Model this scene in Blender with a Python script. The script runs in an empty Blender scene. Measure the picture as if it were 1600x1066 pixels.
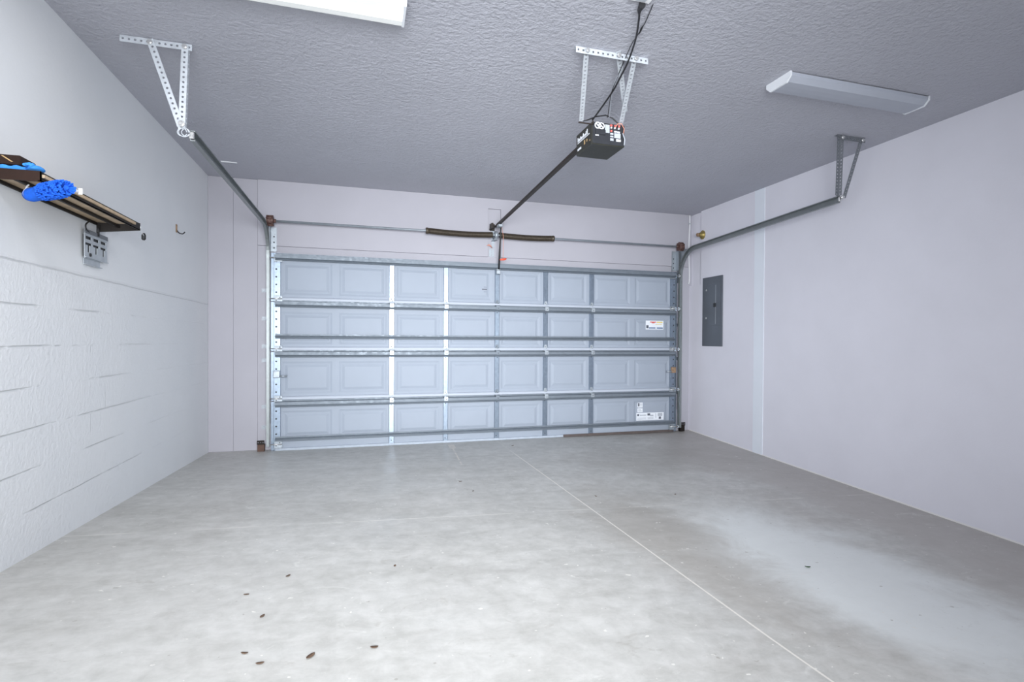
import bpy, math, random
from mathutils import Vector, Matrix
random.seed(7)
C = bpy.context.scene.collection
sc = bpy.context.scene
V = Vector
PI = math.pi

# ------------------------------------------------------------------ room size
XL, XR, HH, WY = -0.628, 5.141, 2.905, 0.098     # left wall, right wall, ceiling, door wall
SL, SR = 0.19243, -0.15509                        # the slab is not level
YB = -7.7

def floor_z(x, y):
    tl = min((WY - y) / (WY + 4.5), 1.2); tr = min((WY - y) / (WY + 4.0), 1.2)
    u = (x - XL) / (XR - XL)
    return SL * tl * (1 - u) + SR * tr * u

# ------------------------------------------------------------------ node materials
class NT:
    def __init__(s, name):
        s.m = bpy.data.materials.new(name); s.m.use_nodes = True
        s.t = s.m.node_tree; s.n = s.t.nodes; s.l = s.t.links
        s.b = s.n['Principled BSDF']
        tc = s.n.new('ShaderNodeTexCoord'); s.obj = tc.outputs['Object']
        g = s.n.new('ShaderNodeNewGeometry'); s.pos = g.outputs['Position']
    def set(s, **k):
        for a, v in k.items(): s.b.inputs[a.replace('_', ' ')].default_value = v
    def noise(s, scale, detail=4, rough=.55, dist=0, vec=None, out='Fac'):
        n = s.n.new('ShaderNodeTexNoise'); n.inputs['Scale'].default_value = scale
        n.inputs['Detail'].default_value = detail; n.inputs['Roughness'].default_value = rough
        n.inputs['Distortion'].default_value = dist
        s.l.new(vec if vec is not None else s.pos, n.inputs['Vector']); return n.outputs[out]
    def mapping(s, vec, scale=(1, 1, 1), loc=(0, 0, 0)):
        n = s.n.new('ShaderNodeMapping'); n.inputs['Scale'].default_value = scale; n.inputs['Location'].default_value = loc
        s.l.new(vec, n.inputs['Vector']); return n.outputs[0]
    def ramp(s, f, *stops):
        n = s.n.new('ShaderNodeValToRGB'); e = n.color_ramp.elements
        while len(e) < len(stops): e.new(.5)
        for i, (p, c) in enumerate(stops):
            e[i].position = p; e[i].color = c if len(c) == 4 else (*c, 1)
        s.l.new(f, n.inputs[0]); return n.outputs[0]
    def mix(s, f, a, b, mode='MIX'):
        n = s.n.new('ShaderNodeMix'); n.data_type = 'RGBA'; n.blend_type = mode
        for i, v in ((0, f), (6, a), (7, b)):
            if isinstance(v, (int, float)): n.inputs[i].default_value = v
            elif isinstance(v, tuple): n.inputs[i].default_value = (*v, 1)
            else: s.l.new(v, n.inputs[i])
        return n.outputs[2]
    def math(s, op, a, b=0.0, c=None, clamp=False):
        n = s.n.new('ShaderNodeMath'); n.operation = op; n.use_clamp = clamp
        for i, v in enumerate((a, b, c)):
            if v is None: continue
            if isinstance(v, (int, float)): n.inputs[i].default_value = v
            else: s.l.new(v, n.inputs[i])
        return n.outputs[0]
    def sep(s, vec):
        n = s.n.new('ShaderNodeSeparateXYZ'); s.l.new(vec, n.inputs[0]); return n.outputs
    def comb(s, x, y, z):
        n = s.n.new('ShaderNodeCombineXYZ')
        for i, v in enumerate((x, y, z)):
            if isinstance(v, (int, float)): n.inputs[i].default_value = v
            else: s.l.new(v, n.inputs[i])
        return n.outputs[0]
    def smooth(s, v, a, b):
        n = s.n.new('ShaderNodeMapRange'); n.interpolation_type = 'SMOOTHSTEP'
        s.l.new(v, n.inputs[0]); n.inputs[1].default_value = a; n.inputs[2].default_value = b; return n.outputs[0]
    def color(s, o): s.l.new(o, s.b.inputs['Base Color'])
    def rough(s, o): s.l.new(o, s.b.inputs['Roughness'])
    def bump(s, h, strength=.2, dist=.01):
        n = s.n.new('ShaderNodeBump'); n.inputs['Strength'].default_value = strength; n.inputs['Distance'].default_value = dist
        s.l.new(h, n.inputs['Height']); s.l.new(n.outputs[0], s.b.inputs['Normal'])

def simple(name, col, rough=.5, metal=0., var=.06, scale=25, spec=.5, bump=0.):
    k = NT(name); k.set(Roughness=rough, Metallic=metal)
    k.b.inputs['Specular IOR Level'].default_value = spec
    lo = tuple(c * (1 - var) for c in col); hi = tuple(min(1, c * (1 + var)) for c in col)
    f = k.noise(scale, 4)
    k.color(k.ramp(f, (.3, lo), (.7, hi)))
    if bump: k.bump(f, bump, .005)
    return k.m

def paint(name, col, bump_scale, bump_str, dist=.004, rough=.75):
    k = NT(name); k.set(Roughness=rough); k.b.inputs['Specular IOR Level'].default_value = .3
    f = k.noise(1.3, 5, .6); lo = tuple(c * .965 for c in col); hi = tuple(min(1, c * 1.025) for c in col)
    k.color(k.ramp(f, (.3, lo), (.7, hi)))
    h = k.noise(bump_scale, 4, .6); k.bump(h, bump_str, dist)
    return k.m

M = {}
M['ceiling'] = paint('ceiling_texture', (.485, .49, .545), 36, .95, .014)
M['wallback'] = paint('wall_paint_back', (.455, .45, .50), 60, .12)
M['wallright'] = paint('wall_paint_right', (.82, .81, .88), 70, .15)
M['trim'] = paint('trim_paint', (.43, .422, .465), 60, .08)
M['seam'] = paint('seam_paint', (.86, .90, .97), 60, .08)
M['base_edge'] = paint('edge_paint', (.88, .86, .86), 60, .05)

def wall_left_mat():
    k = NT('block_wall_paint'); k.set(Roughness=.6); k.b.inputs['Specular IOR Level'].default_value = .35
    f = k.noise(1.1, 5, .6)
    base = k.ramp(f, (.3, (.815, .84, .865)), (.7, (.87, .885, .90)))
    u = k.n.new('ShaderNodeUVMap').outputs[0]
    wob = k.noise(3.0, 3, .5)
    xyz = k.sep(u)
    z = k.math('ADD', xyz[1], k.math('MULTIPLY', k.math('SUBTRACT', wob, .5), .012))
    cz = k.math('DIVIDE', k.math('SUBTRACT', 1.557, z), .2)
    fr = k.math('FRACT', cz); row = k.math('FLOOR', cz)
    d = k.math('MULTIPLY', k.math('MINIMUM', fr, k.math('SUBTRACT', 1.0, fr)), .2)
    hline = k.math('SUBTRACT', 1.0, k.smooth(d, .001, .006))
    par = k.math('MULTIPLY', k.math('MODULO', row, 2.0), .5)
    xx = k.math('FRACT', k.math('ADD', k.math('DIVIDE', k.math('ADD', xyz[0], 3.03), .4), par))
    dx = k.math('MULTIPLY', k.math('MINIMUM', xx, k.math('SUBTRACT', 1.0, xx)), .4)
    vline = k.math('SUBTRACT', 1.0, k.smooth(dx, .001, .005))
    brk = k.smooth(k.noise(1.9, 5, .6, 0, k.mapping(k.pos, (1, 1, 2.2))), .44, .56)
    brkv = k.smooth(k.noise(1.3, 3, .5, 0, k.mapping(k.pos, (1, 1, 1), (4, 3, 1))), .60, .66)
    top = k.smooth(z, 1.575, 1.565)
    low = k.smooth(z, .3, .35)
    line = k.math('MULTIPLY', k.math('MAXIMUM', k.math('MULTIPLY', hline, brk), k.math('MULTIPLY', vline, brkv)), k.math('MULTIPLY', top, low))
    first = k.math('SUBTRACT', 1.0, k.smooth(k.math('ABSOLUTE', k.math('SUBTRACT', z, 1.557)), .0015, .005))
    first = k.math('MULTIPLY', first, .75)
    near = k.math('ADD', k.math('MULTIPLY', k.smooth(xyz[0], -1.0, -2.9), .8), .12)
    line = k.math('MULTIPLY', line, near)
    allline = k.math('MAXIMUM', line, first)
    k.color(k.mix(k.math('MULTIPLY', allline, .42), base, (.34, .36, .38)))
    pit = k.noise(38, 5, .65)
    pits = k.math('MULTIPLY', pit, k.math('ADD', k.math('MULTIPLY', top, .9), .25))
    h = k.math('SUBTRACT', pits, k.math('MULTIPLY', allline, 1.6))
    k.bump(h, .45, .009)
    return k.m
M['wallleft'] = wall_left_mat()

def floor_mat():
    k = NT('concrete_slab'); k.b.inputs['Specular IOR Level'].default_value = .42
    xyz = k.sep(k.pos)
    big = k.noise(.55, 7, .62, .7); mid = k.noise(2.4, 8, .68, .9); fine = k.noise(11, 8, .7, .3)
    streak = k.noise(3.2, 7, .7, .6, k.mapping(k.pos, (.55, 1.6, 1)))
    base = k.ramp(big, (.36, (.42, .41, .39)), (.5, (.585, .585, .575)), (.64, (.70, .71, .715)))
    base = k.mix(.55, base, k.ramp(mid, (.34, (.45, .445, .425)), (.52, (.60, .61, .60)), (.68, (.75, .755, .76))))
    base = k.mix(.30, base, k.ramp(streak, (.35, (.40, .40, .385)), (.65, (.80, .81, .82))))
    base = k.mix(.24, base, k.ramp(fine, (.35, (.36, .36, .34)), (.65, (.88, .88, .88))))
    # brown-grey tone along the right side with a ragged edge
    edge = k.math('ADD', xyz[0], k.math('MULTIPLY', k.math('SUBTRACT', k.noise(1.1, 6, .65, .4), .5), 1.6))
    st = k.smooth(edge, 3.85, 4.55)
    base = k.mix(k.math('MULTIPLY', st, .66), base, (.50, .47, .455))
    # darker brown patch towards the door on the right
    px = k.math('DIVIDE', k.math('SUBTRACT', xyz[0], 3.9), 1.25); py = k.math('DIVIDE', k.math('ADD', xyz[1], 1.35), .75)
    r = k.math('SQRT', k.math('ADD', k.math('MULTIPLY', px, px), k.math('MULTIPLY', py, py)))
    r = k.math('ADD', r, k.math('MULTIPLY', k.math('SUBTRACT', k.noise(2.1, 6, .65, .5), .5), 1.7))
    pt = k.math('SUBTRACT', 1.0, k.smooth(r, .35, 1.1))
    base = k.mix(k.math('MULTIPLY', pt, .38), base, (.37, .35, .33))
    # pale worn patch on the right of the joint
    qx = k.math('DIVIDE', k.math('SUBTRACT', xyz[0], 3.42), .62); qy = k.math('DIVIDE', k.math('ADD', xyz[1], 4.25), 1.45)
    q = k.math('SQRT', k.math('ADD', k.math('MULTIPLY', qx, qx), k.math('MULTIPLY', qy, qy)))
    q = k.math('ADD', q, k.math('MULTIPLY', k.math('SUBTRACT', k.noise(1.7, 6, .65, .6), .5), 1.3))
    base = k.mix(k.math('MULTIPLY', k.math('SUBTRACT', 1.0, k.smooth(q, .45, 1.2)), .8), base, (.92, .97, 1.0))
    ux = k.math('DIVIDE', k.math('SUBTRACT', xyz[0], 2.72), .42); uy = k.math('DIVIDE', k.math('ADD', xyz[1], 3.5), 1.5)
    u_ = k.math('SQRT', k.math('ADD', k.math('MULTIPLY', ux, ux), k.math('MULTIPLY', uy, uy)))
    u_ = k.math('ADD', u_, k.math('MULTIPLY', k.math('SUBTRACT', k.noise(2.3, 7, .68, .8), .5), 2.0))
    base = k.mix(k.math('MULTIPLY', k.math('SUBTRACT', 1.0, k.smooth(u_, .3, 1.2)), .48), base, (.385, .355, .32))
    scuff = k.noise(6.5, 7, .72, 1.1, k.mapping(k.pos, (.8, 1.3, 1), (2, 5, 0)))
    base = k.mix(k.math('MULTIPLY', k.smooth(scuff, .60, .70), .45), base, (.82, .83, .82))
    base = k.mix(k.math('MULTIPLY', k.smooth(scuff, .40, .30), .30), base, (.36, .34, .31))
    # paint flecks
    sp = k.smooth(k.noise(27, 2, .5), .725, .745)
    base = k.mix(k.math('MULTIPLY', sp, .8), base, (.88, .88, .86))
    dk = k.smooth(k.noise(24, 2, .5, 0, k.mapping(k.pos, (1, 1, 1), (7, 2, 0))), .745, .765)
    base = k.mix(k.math('MULTIPLY', dk, .5), base, (.30, .28, .25))
    # pale control joint
    jx = k.math('ABSOLUTE', k.math('SUBTRACT', xyz[0], k.math('ADD', 2.447, k.math('MULTIPLY', xyz[1], -.0095))))
    jx = k.math('ADD', jx, k.math('MULTIPLY', k.math('SUBTRACT', k.noise(22, 4, .7), .5), .006))
    jl = k.math('SUBTRACT', 1.0, k.smooth(jx, .0035, .0065))
    jl = k.math('MULTIPLY', jl, k.math('SUBTRACT', 1.0, k.math('MULTIPLY', k.smooth(xyz[1], -1.0, -.6), .75)))
    base = k.mix(k.math('MULTIPLY', jl, .85), base, (.93, .91, .87))
    # faint cross joint
    cy = k.math('ABSOLUTE', k.math('ADD', xyz[1], k.math('ADD', k.math('ADD', 2.95, k.math('MULTIPLY', xyz[0], -.02)), k.math('MULTIPLY', k.noise(4, 3), .02))))
    cl = k.math('MULTIPLY', k.math('SUBTRACT', 1.0, k.smooth(cy, .003, .012)), k.smooth(k.noise(1.6, 4, .6, 0, k.mapping(k.pos, (1, 1, 1), (3, 9, 0))), .42, .6))
    base = k.mix(k.math('MULTIPLY', cl, .5), base, (.86, .85, .82))
    # paint drip near the door
    dx = k.math('ABSOLUTE', k.math('SUBTRACT', xyz[0], k.math('ADD', 1.893, k.math('MULTIPLY', xyz[1], .057))))
    wid = k.math('ADD', .008, k.math('MULTIPLY', k.smooth(xyz[1], -.42, -.36), .028))
    dl = k.math('LESS_THAN', dx, wid)
    dl = k.math('MULTIPLY', dl, k.math('MULTIPLY', k.math('GREATER_THAN', xyz[1], -1.25), k.math('LESS_THAN', xyz[1], -.14)))
    dl = k.math('MULTIPLY', dl, k.smooth(k.noise(9, 3), .4, .45))
    base = k.mix(k.math('MULTIPLY', dl, .8), base, (.80, .76, .72))
    base = k.mix(1.0, base, (.885, .87, .84), 'MULTIPLY')
    k.color(base)
    k.rough(k.ramp(mid, (.3, (.34,) * 3), (.7, (.56,) * 3)))
    k.bump(k.math('ADD', fine, k.math('MULTIPLY', mid, .8)), .12, .004)
    return k.m
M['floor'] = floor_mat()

def galv(name, col, rough=.42, metal=.75, rv=.25):
    k = NT(name); k.set(Metallic=metal)
    f = k.noise(30, 5, .6); g = k.noise(4, 3)
    k.color(k.mix(.5, k.ramp(f, (.3, tuple(c * .82 for c in col)), (.7, tuple(min(1, c * 1.15) for c in col))),
                  k.ramp(g, (.3, tuple(c * .88 for c in col)), (.7, col))))
    k.rough(k.ramp(f, (.3, (rough * (1 - rv),) * 3), (.7, (rough * (1 + rv),) * 3)))
    return k.m
M['galv'] = galv('galvanised_steel', (.40, .44, .48), .5, .6)
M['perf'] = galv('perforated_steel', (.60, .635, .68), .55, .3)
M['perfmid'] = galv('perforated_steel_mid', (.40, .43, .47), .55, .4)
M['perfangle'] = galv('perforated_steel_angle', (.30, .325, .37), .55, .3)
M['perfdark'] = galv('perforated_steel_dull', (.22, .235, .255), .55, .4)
M['strut'] = galv('strut_steel', (.185, .215, .25), .55, .35)
M['stile'] = galv('stile_steel', (.27, .325, .40), .33, .75, .05)
M['track'] = galv('track_steel', (.30, .325, .33), .42, .75)
M['dooskin'] = simple('door_skin', (.335, .375, .44), .55, 0, .02, 3, .22)
M['doorlip'] = simple('door_lip', (.47, .51, .58), .5, 0, .02, 3, .3)
M['hole'] = simple('bolt_hole', (.03, .03, .035), .7)
M['bolt'] = galv('zinc_bolt', (.7, .7, .7), .35, .8)
M['rusty'] = simple('rusty_steel', (.33, .22, .14), .6, .3, .3, 40)
M['spring'] = simple('oiled_spring', (.085, .068, .05), .42, .4, .3, 60)
M['drum'] = simple('drum_cast', (.12, .065, .055), .55, .2, .2, 40)
M['rail'] = simple('rail_black', (.030, .022, .018), .5, 0, .2, 20, .3)
M['opener'] = simple('opener_case', (.028, .028, .022), .5, 0, .15, 15)
M['openerface'] = simple('opener_back', (.028, .030, .036), .45, .1, .2, 15)
M['white'] = simple('white_plastic', (.85, .86, .88), .45, 0, .02, 20)
M['labelwhite'] = simple('label_white', (.80, .83, .88), .5, 0, .03, 30)
M['labelgrey'] = simple('label_grey', (.45, .48, .53), .5, 0, .05, 30)
M['print'] = simple('label_print', (.10, .11, .14), .5, 0, .05, 30)
M['printblue'] = simple('label_blue', (.08, .14, .28), .5, 0, .05, 30)
M['printred'] = simple('label_red', (.70, .14, .12), .5, 0, .05, 30)
M['printyellow'] = simple('label_yellow', (.78, .62, .22), .5, 0, .05, 30)
M['red'] = simple('red_handle', (.75, .09, .04), .4, 0, .05, 20)
M['orange'] = simple('orange_tag', (.70, .30, .22), .6, 0, .1, 30)
M['black'] = simple('black_rubber', (.018, .018, .02), .5, 0, .1, 20)
M['blacksteel'] = simple('black_steel', (.016, .012, .010), .55, 0, .25, 18, .25)
M['slat'] = simple('shelf_board', (.50, .38, .25), .6, 0, .2, 12)
M['darkwood'] = simple('dark_wood', (.030, .013, .008), .5, 0, .3, 9, .25)
M['gold'] = simple('gold_stripe', (.62, .42, .20), .4, .3, .1, 20)
M['blue'] = simple('blue_microfibre', (.02, .14, .72), .85, 0, .2, 40, .2, .4)
M['lightblue'] = simple('pale_blue_cloth', (.06, .30, .78), .85, 0, .25, 18, .2, .4)
M['brass'] = simple('brass', (.36, .28, .10), .45, .6, .2, 30)
M['panel'] = simple('panel_grey', (.135, .15, .175), .45, .2, .05, 6)
M['panelline'] = simple('panel_seam', (.42, .44, .47), .4, .4, .05, 20)
M['pan'] = simple('fixture_white', (.82, .84, .88), .4, 0, .02, 10)
M['lensoff'] = simple('lens_off', (.43, .455, .52), .45, 0, .02, 10, .3)
M['woodblock'] = simple('brown_block', (.10, .055, .04), .7, 0, .2, 20)
M['seal'] = simple('rubber_seal', (.40, .45, .52), .6, 0, .08, 20)
M['sealdark'] = simple('dark_seal', (.10, .08, .075), .6, 0, .1, 20)
M['leafbrown'] = simple('dry_leaf', (.13, .08, .05), .7, 0, .3, 60)
M['leafgreen'] = simple('green_leaf', (.03, .09, .03), .6, 0, .3, 60)
M['cloudy'] = simple('cord_black', (.012, .012, .014), .45, 0, .1, 20)
M['toolsteel'] = simple('tool_plate_steel', (.50, .54, .58), .5, .2, .1, 25)
def lens_lit():
    k = NT('lens_lit'); k.set(Roughness=.35)
    k.color(k.ramp(k.noise(8, 2), (.3, (.86, .88, .86)), (.7, (.90, .91, .89))))
    k.b.inputs['Emission Color'].default_value = (.97, 1, .97, 1); k.b.inputs['Emission Strength'].default_value = LENS
    return k
LENS = 1.15
M['lenslit'] = lens_lit().m
LENS = .16
_k = lens_lit(); _k.m.name = 'lens_flank'; M['lensflank'] = _k.m

# ------------------------------------------------------------------ mesh builder
WORLD = {}
class MB:
    def __init__(s): s.v = []; s.f = []; s.mi = []; s.cur = 0; s.sm = []; s.smooth = False
    def face(s, idx): s.f.append(tuple(idx)); s.mi.append(s.cur); s.sm.append(s.smooth)
    def add(s, vs, fs):
        o = len(s.v); s.v += [V(p) for p in vs]
        for f in fs: s.face([o + i for i in f])
    def box(s, x0, x1, y0, y1, z0, z1, mat=None):
        vs = [(x, y, z) for z in (z0, z1) for y in (y0, y1) for x in (x0, x1)]
        s.obox(vs)
    def obox(s, vs):
        s.add(vs, [(0, 2, 3, 1), (4, 5, 7, 6), (0, 1, 5, 4), (2, 6, 7, 3), (0, 4, 6, 2), (1, 3, 7, 5)])
    def bbox(s, x0, x1, y0, y1, z0, z1, b):
        """box with chamfered edges"""
        cx, cy, cz = (x0 + x1) / 2, (y0 + y1) / 2, (z0 + z1) / 2; hx, hy, hz = (x1 - x0) / 2, (y1 - y0) / 2, (z1 - z0) / 2
        import itertools
        idx = {}; vs = []
        for sg in itertools.product((-1, 1), repeat=3):
            for a in range(3):
                p = [sg[0] * (hx - b), sg[1] * (hy - b), sg[2] * (hz - b)]
                p[a] = sg[a] * (hx, hy, hz)[a]
                idx[(sg, a)] = len(vs); vs.append((cx + p[0], cy + p[1], cz + p[2]))
        fs = []
        for a in range(3):
            o = [i for i in range(3) if i != a]
            for sa in (-1, 1):
                ring = []
                for s1, s2 in ((-1, -1), (1, -1), (1, 1), (-1, 1)):
                    g = [0] * 3; g[a] = sa; g[o[0]] = s1; g[o[1]] = s2; ring.append(idx[(tuple(g), a)])
                fs.append(ring)
            for s1, s2 in itertools.product((-1, 1), repeat=2):
                g0 = [0] * 3; g1 = [0] * 3; g0[a] = -1; g1[a] = 1
                for g in (g0, g1): g[o[0]] = s1; g[o[1]] = s2
                g0 = tuple(g0); g1 = tuple(g1)
                fs.append([idx[(g0, o[0])], idx[(g1, o[0])], idx[(g1, o[1])], idx[(g0, o[1])]])
        for sg in itertools.product((-1, 1), repeat=3): fs.append([idx[(sg, 0)], idx[(sg, 1)], idx[(sg, 2)]])
        s.add(vs, fs)
    def sweep(s, prof, path, closed=True, caps=True):
        """prof: list of 2-D points; path: list of (origin, axisA, axisB)"""
        n = len(prof); o = len(s.v)
        for (P, A, B) in path:
            for a, b in prof: s.v.append(V(P) + V(A) * a + V(B) * b)
        for i in range(len(path) - 1):
            for j in range(n if closed else n - 1):
                k = (j + 1) % n
                s.face((o + i * n + j, o + i * n + k, o + (i + 1) * n + k, o + (i + 1) * n + j))
        if caps and closed:
            s.face([o + j for j in range(n)][::-1]); s.face([o + (len(path) - 1) * n + j for j in range(n)])
    def tube(s, pts, r, seg=8, rs=None, smooth=True):
        pts = [V(p) for p in pts]; path = []; prev = None
        for i, p in enumerate(pts):
            t = (pts[min(i + 1, len(pts) - 1)] - pts[max(i - 1, 0)]).normalized()
            if prev is None:
                a = t.orthogonal().normalized()
            else:
                a = (prev - t * prev.dot(t)); a = a.normalized() if a.length > 1e-6 else t.orthogonal().normalized()
            prev = a; path.append((p, a, t.cross(a)))
        o = len(s.v); old = s.smooth; s.smooth = smooth
        for i, (p, a, b) in enumerate(path):
            rr = rs[i] if rs else r
            for j in range(seg):
                th = 2 * PI * j / seg; s.v.append(p + a * (math.cos(th) * rr) + b * (math.sin(th) * rr))
        for i in range(len(path) - 1):
            for j in range(seg):
                k = (j + 1) % seg; s.face((o + i * seg + j, o + i * seg + k, o + (i + 1) * seg + k, o + (i + 1) * seg + j))
        s.smooth = False
        s.face([o + j for j in range(seg)][::-1]); s.face([o + (len(path) - 1) * seg + j for j in range(seg)]); s.smooth = old
    def cyl(s, a, b, r, seg=14): s.tube([a, b], r, seg)
    def disc(s, c, n, r, seg=10):
        n = V(n).normalized(); a = n.orthogonal().normalized(); b = n.cross(a); o = len(s.v)
        for j in range(seg): s.v.append(V(c) + a * (r * math.cos(2 * PI * j / seg)) + b * (r * math.sin(2 * PI * j / seg)))
        s.face([o + j for j in range(seg)])
    def perf(s, A, B, W, w, pitch, hr, th=.0025):
        """perforated steel strip from A to B, W = direction of its width"""
        A = V(A); B = V(B); L = (B - A).length; T = (B - A) / L; W = V(W); W = (W - T * W.dot(T)).normalized(); N = T.cross(W)
        n = max(1, int(round(L / pitch))); cell = L / n
        def side(off):
            o = len(s.v)
            for i in range(n):
                c = A + T * (cell * (i + .5)) + N * off
                for dx, dy in ((-1, -1), (0, -1), (1, -1), (1, 0), (1, 1), (0, 1), (-1, 1), (-1, 0)):
                    s.v.append(c + T * (dx * cell / 2) + W * (dy * w / 2))
                for j in range(8):
                    th_ = PI / 4 * j - 3 * PI / 4; s.v.append(c + T * (hr * math.cos(th_)) + W * (hr * math.sin(th_)))
                b = o + i * 16
                for j in range(8):
                    k = (j + 1) % 8; s.face((b + j, b + k, b + 8 + k, b + 8 + j))
            return o
        o1 = side(-th / 2); o2 = side(th / 2)
        for i in range(n):
            for j in range(8):
                k = (j + 1) % 8; s.face((o1 + i * 16 + 8 + j, o1 + i * 16 + 8 + k, o2 + i * 16 + 8 + k, o2 + i * 16 + 8 + j))
            for j in (0, 1, 4, 5):
                k = (j + 1) % 8; s.face((o1 + i * 16 + j, o1 + i * 16 + k, o2 + i * 16 + k, o2 + i * 16 + j))
        for i, js in ((0, (6, 7)), (n - 1, (2, 3))):
            for j in js:
                k = (j + 1) % 8; s.face((o1 + i * 16 + j, o1 + i * 16 + k, o2 + i * 16 + k, o2 + i * 16 + j))
    def build(s, name, mats, parent=None, label=None):
        if not isinstance(mats, (list, tuple)): mats = [mats]
        lo = V((min(p[i] for p in s.v) for i in range(3))); hi = V((max(p[i] for p in s.v) for i in range(3)))
        org = (lo + hi) / 2; org.z = lo.z
        me = bpy.data.meshes.new(name); me.from_pydata([tuple(p - org) for p in s.v], [], s.f)
        for m in mats: me.materials.append(M[m] if isinstance(m, str) else m)
        me.polygons.foreach_set('material_index', s.mi); me.polygons.foreach_set('use_smooth', s.sm)
        me.update()
        import bmesh
        bm = bmesh.new(); bm.from_mesh(me); bmesh.ops.recalc_face_normals(bm, faces=bm.faces[:]); bm.to_mesh(me); bm.free()
        o = bpy.data.objects.new(name, me); C.objects.link(o)
        if parent is not None: o.parent = parent; o.location = org - WORLD[parent]
        else: o.location = org
        WORLD[o] = org
        if label: o['label'] = label
        return o

def tag(o, label, cat, group=None, kind=None):
    o['label'] = label; o['category'] = cat
    if group: o['group'] = group
    if kind: o['kind'] = kind
    return o
def thing(name, loc, label, cat, group=None):
    o = bpy.data.objects.new(name, None); C.objects.link(o); o.location = loc; o.empty_display_size = .1
    WORLD[o] = V(loc); return tag(o, label, cat, group)
def struct(mb, name, mat, label, cat):
    o = mb.build(name, mat); tag(o, label, cat, None, 'structure'); return o
def pbox(name, mat, parent, *a, label=None):
    m = MB(); m.box(*a); return m.build(name, mat, parent, label)

# ------------------------------------------------------------------ SETTING
m = MB()                                            # floor: a slightly twisted slab
NX, NY = 24, 40; X0, X1 = XL - .1, XR + .1; Y0, Y1 = WY + .6, YB
for j in range(NY + 1):
    for i in range(NX + 1):
        x = X0 + (X1 - X0) * i / NX; y = Y0 + (Y1 - Y0) * j / NY
        m.v.append(V((x, y, floor_z(x, min(y, WY)))))
m.smooth = True
for j in range(NY):
    for i in range(NX):
        a = j * (NX + 1) + i; m.face((a, a + 1, a + NX + 2, a + NX + 1))
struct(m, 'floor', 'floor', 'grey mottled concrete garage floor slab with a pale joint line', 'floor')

m = MB(); m.box(XL - .12, XR + .12, YB, WY + .2, HH, HH + .12)
struct(m, 'ceiling', 'ceiling', 'grey textured garage ceiling', 'ceiling')

m = MB()
NYW = 40
for j in range(NYW + 1):
    y = WY + (YB - WY) * j / NYW
    for z in (-.45, HH): m.v.append(V((XL, y, z)))
for j in range(NYW): m.face((2 * j, 2 * j + 1, 2 * j + 3, 2 * j + 2))
m.box(XL - .12, XL - .001, YB, WY + .2, -.45, HH)
wl = struct(m, 'wall_left', 'wallleft', 'white painted block wall on the left side', 'wall')
me = wl.data; uv = me.uv_layers.new(name='UVMap'); org = wl.location
for lp in me.loops:
    p = me.vertices[lp.vertex_index].co + org
    s_ = SL * min((WY - p.y) / (WY + 4.5), 1.2)
    z = p.z
    # courses follow the sloping slab near the floor, level at 1.2 m
    uv.data[lp.index].uv = (p.y, z - 0 if z > 1.2 else z)

m = MB()
m.box(XR, XR + .12, YB, -.17, -.45, HH)
m.box(XR + .035, XR + .12, -.17, WY + .2, 1.95, HH)
m.box(XR, XR + .12, -.17, WY + .2, -.45, 1.95)
struct(m, 'wall_right', 'wallright', 'smooth pale plaster wall on the right side', 'wall')

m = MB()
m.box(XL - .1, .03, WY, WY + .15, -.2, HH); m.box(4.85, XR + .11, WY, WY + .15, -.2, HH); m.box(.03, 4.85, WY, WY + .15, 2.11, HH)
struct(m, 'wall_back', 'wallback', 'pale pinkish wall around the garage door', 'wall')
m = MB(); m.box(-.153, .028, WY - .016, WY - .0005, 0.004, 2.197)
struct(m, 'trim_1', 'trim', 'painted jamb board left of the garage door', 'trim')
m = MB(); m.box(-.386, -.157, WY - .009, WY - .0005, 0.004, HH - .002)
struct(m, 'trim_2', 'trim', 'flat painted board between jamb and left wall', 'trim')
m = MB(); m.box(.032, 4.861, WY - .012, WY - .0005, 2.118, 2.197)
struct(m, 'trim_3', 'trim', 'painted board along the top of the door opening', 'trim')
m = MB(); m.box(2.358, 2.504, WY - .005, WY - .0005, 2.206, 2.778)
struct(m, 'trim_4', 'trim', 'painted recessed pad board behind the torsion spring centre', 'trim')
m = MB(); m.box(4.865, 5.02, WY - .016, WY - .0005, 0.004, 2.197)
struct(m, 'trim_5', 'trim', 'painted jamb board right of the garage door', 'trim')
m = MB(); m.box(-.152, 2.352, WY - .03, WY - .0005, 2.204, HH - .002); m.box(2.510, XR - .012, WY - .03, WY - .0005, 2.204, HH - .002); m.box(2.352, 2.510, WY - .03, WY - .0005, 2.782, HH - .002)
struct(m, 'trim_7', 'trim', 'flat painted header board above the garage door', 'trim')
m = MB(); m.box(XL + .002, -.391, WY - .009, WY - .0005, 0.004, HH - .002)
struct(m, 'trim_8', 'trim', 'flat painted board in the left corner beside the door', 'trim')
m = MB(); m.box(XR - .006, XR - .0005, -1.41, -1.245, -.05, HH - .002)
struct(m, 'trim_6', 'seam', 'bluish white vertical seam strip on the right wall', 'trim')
m = MB()
N = 24
for i in range(N):
    ya = WY - .03 + (-7.5 - WY) * i / N; yb = WY - .03 + (-7.5 - WY) * (i + 1) / N
    vs = []
    for dz in (-.004, .012):
        for y in (ya, yb):
            for x in (XR - .005, XR - .0005): vs.append((x, y, floor_z(XR, y) + dz))
    m.obox(vs)
struct(m, 'baseboard_right', 'base_edge', 'thin pale edge strip where the right wall meets the floor', 'baseboard')

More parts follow.
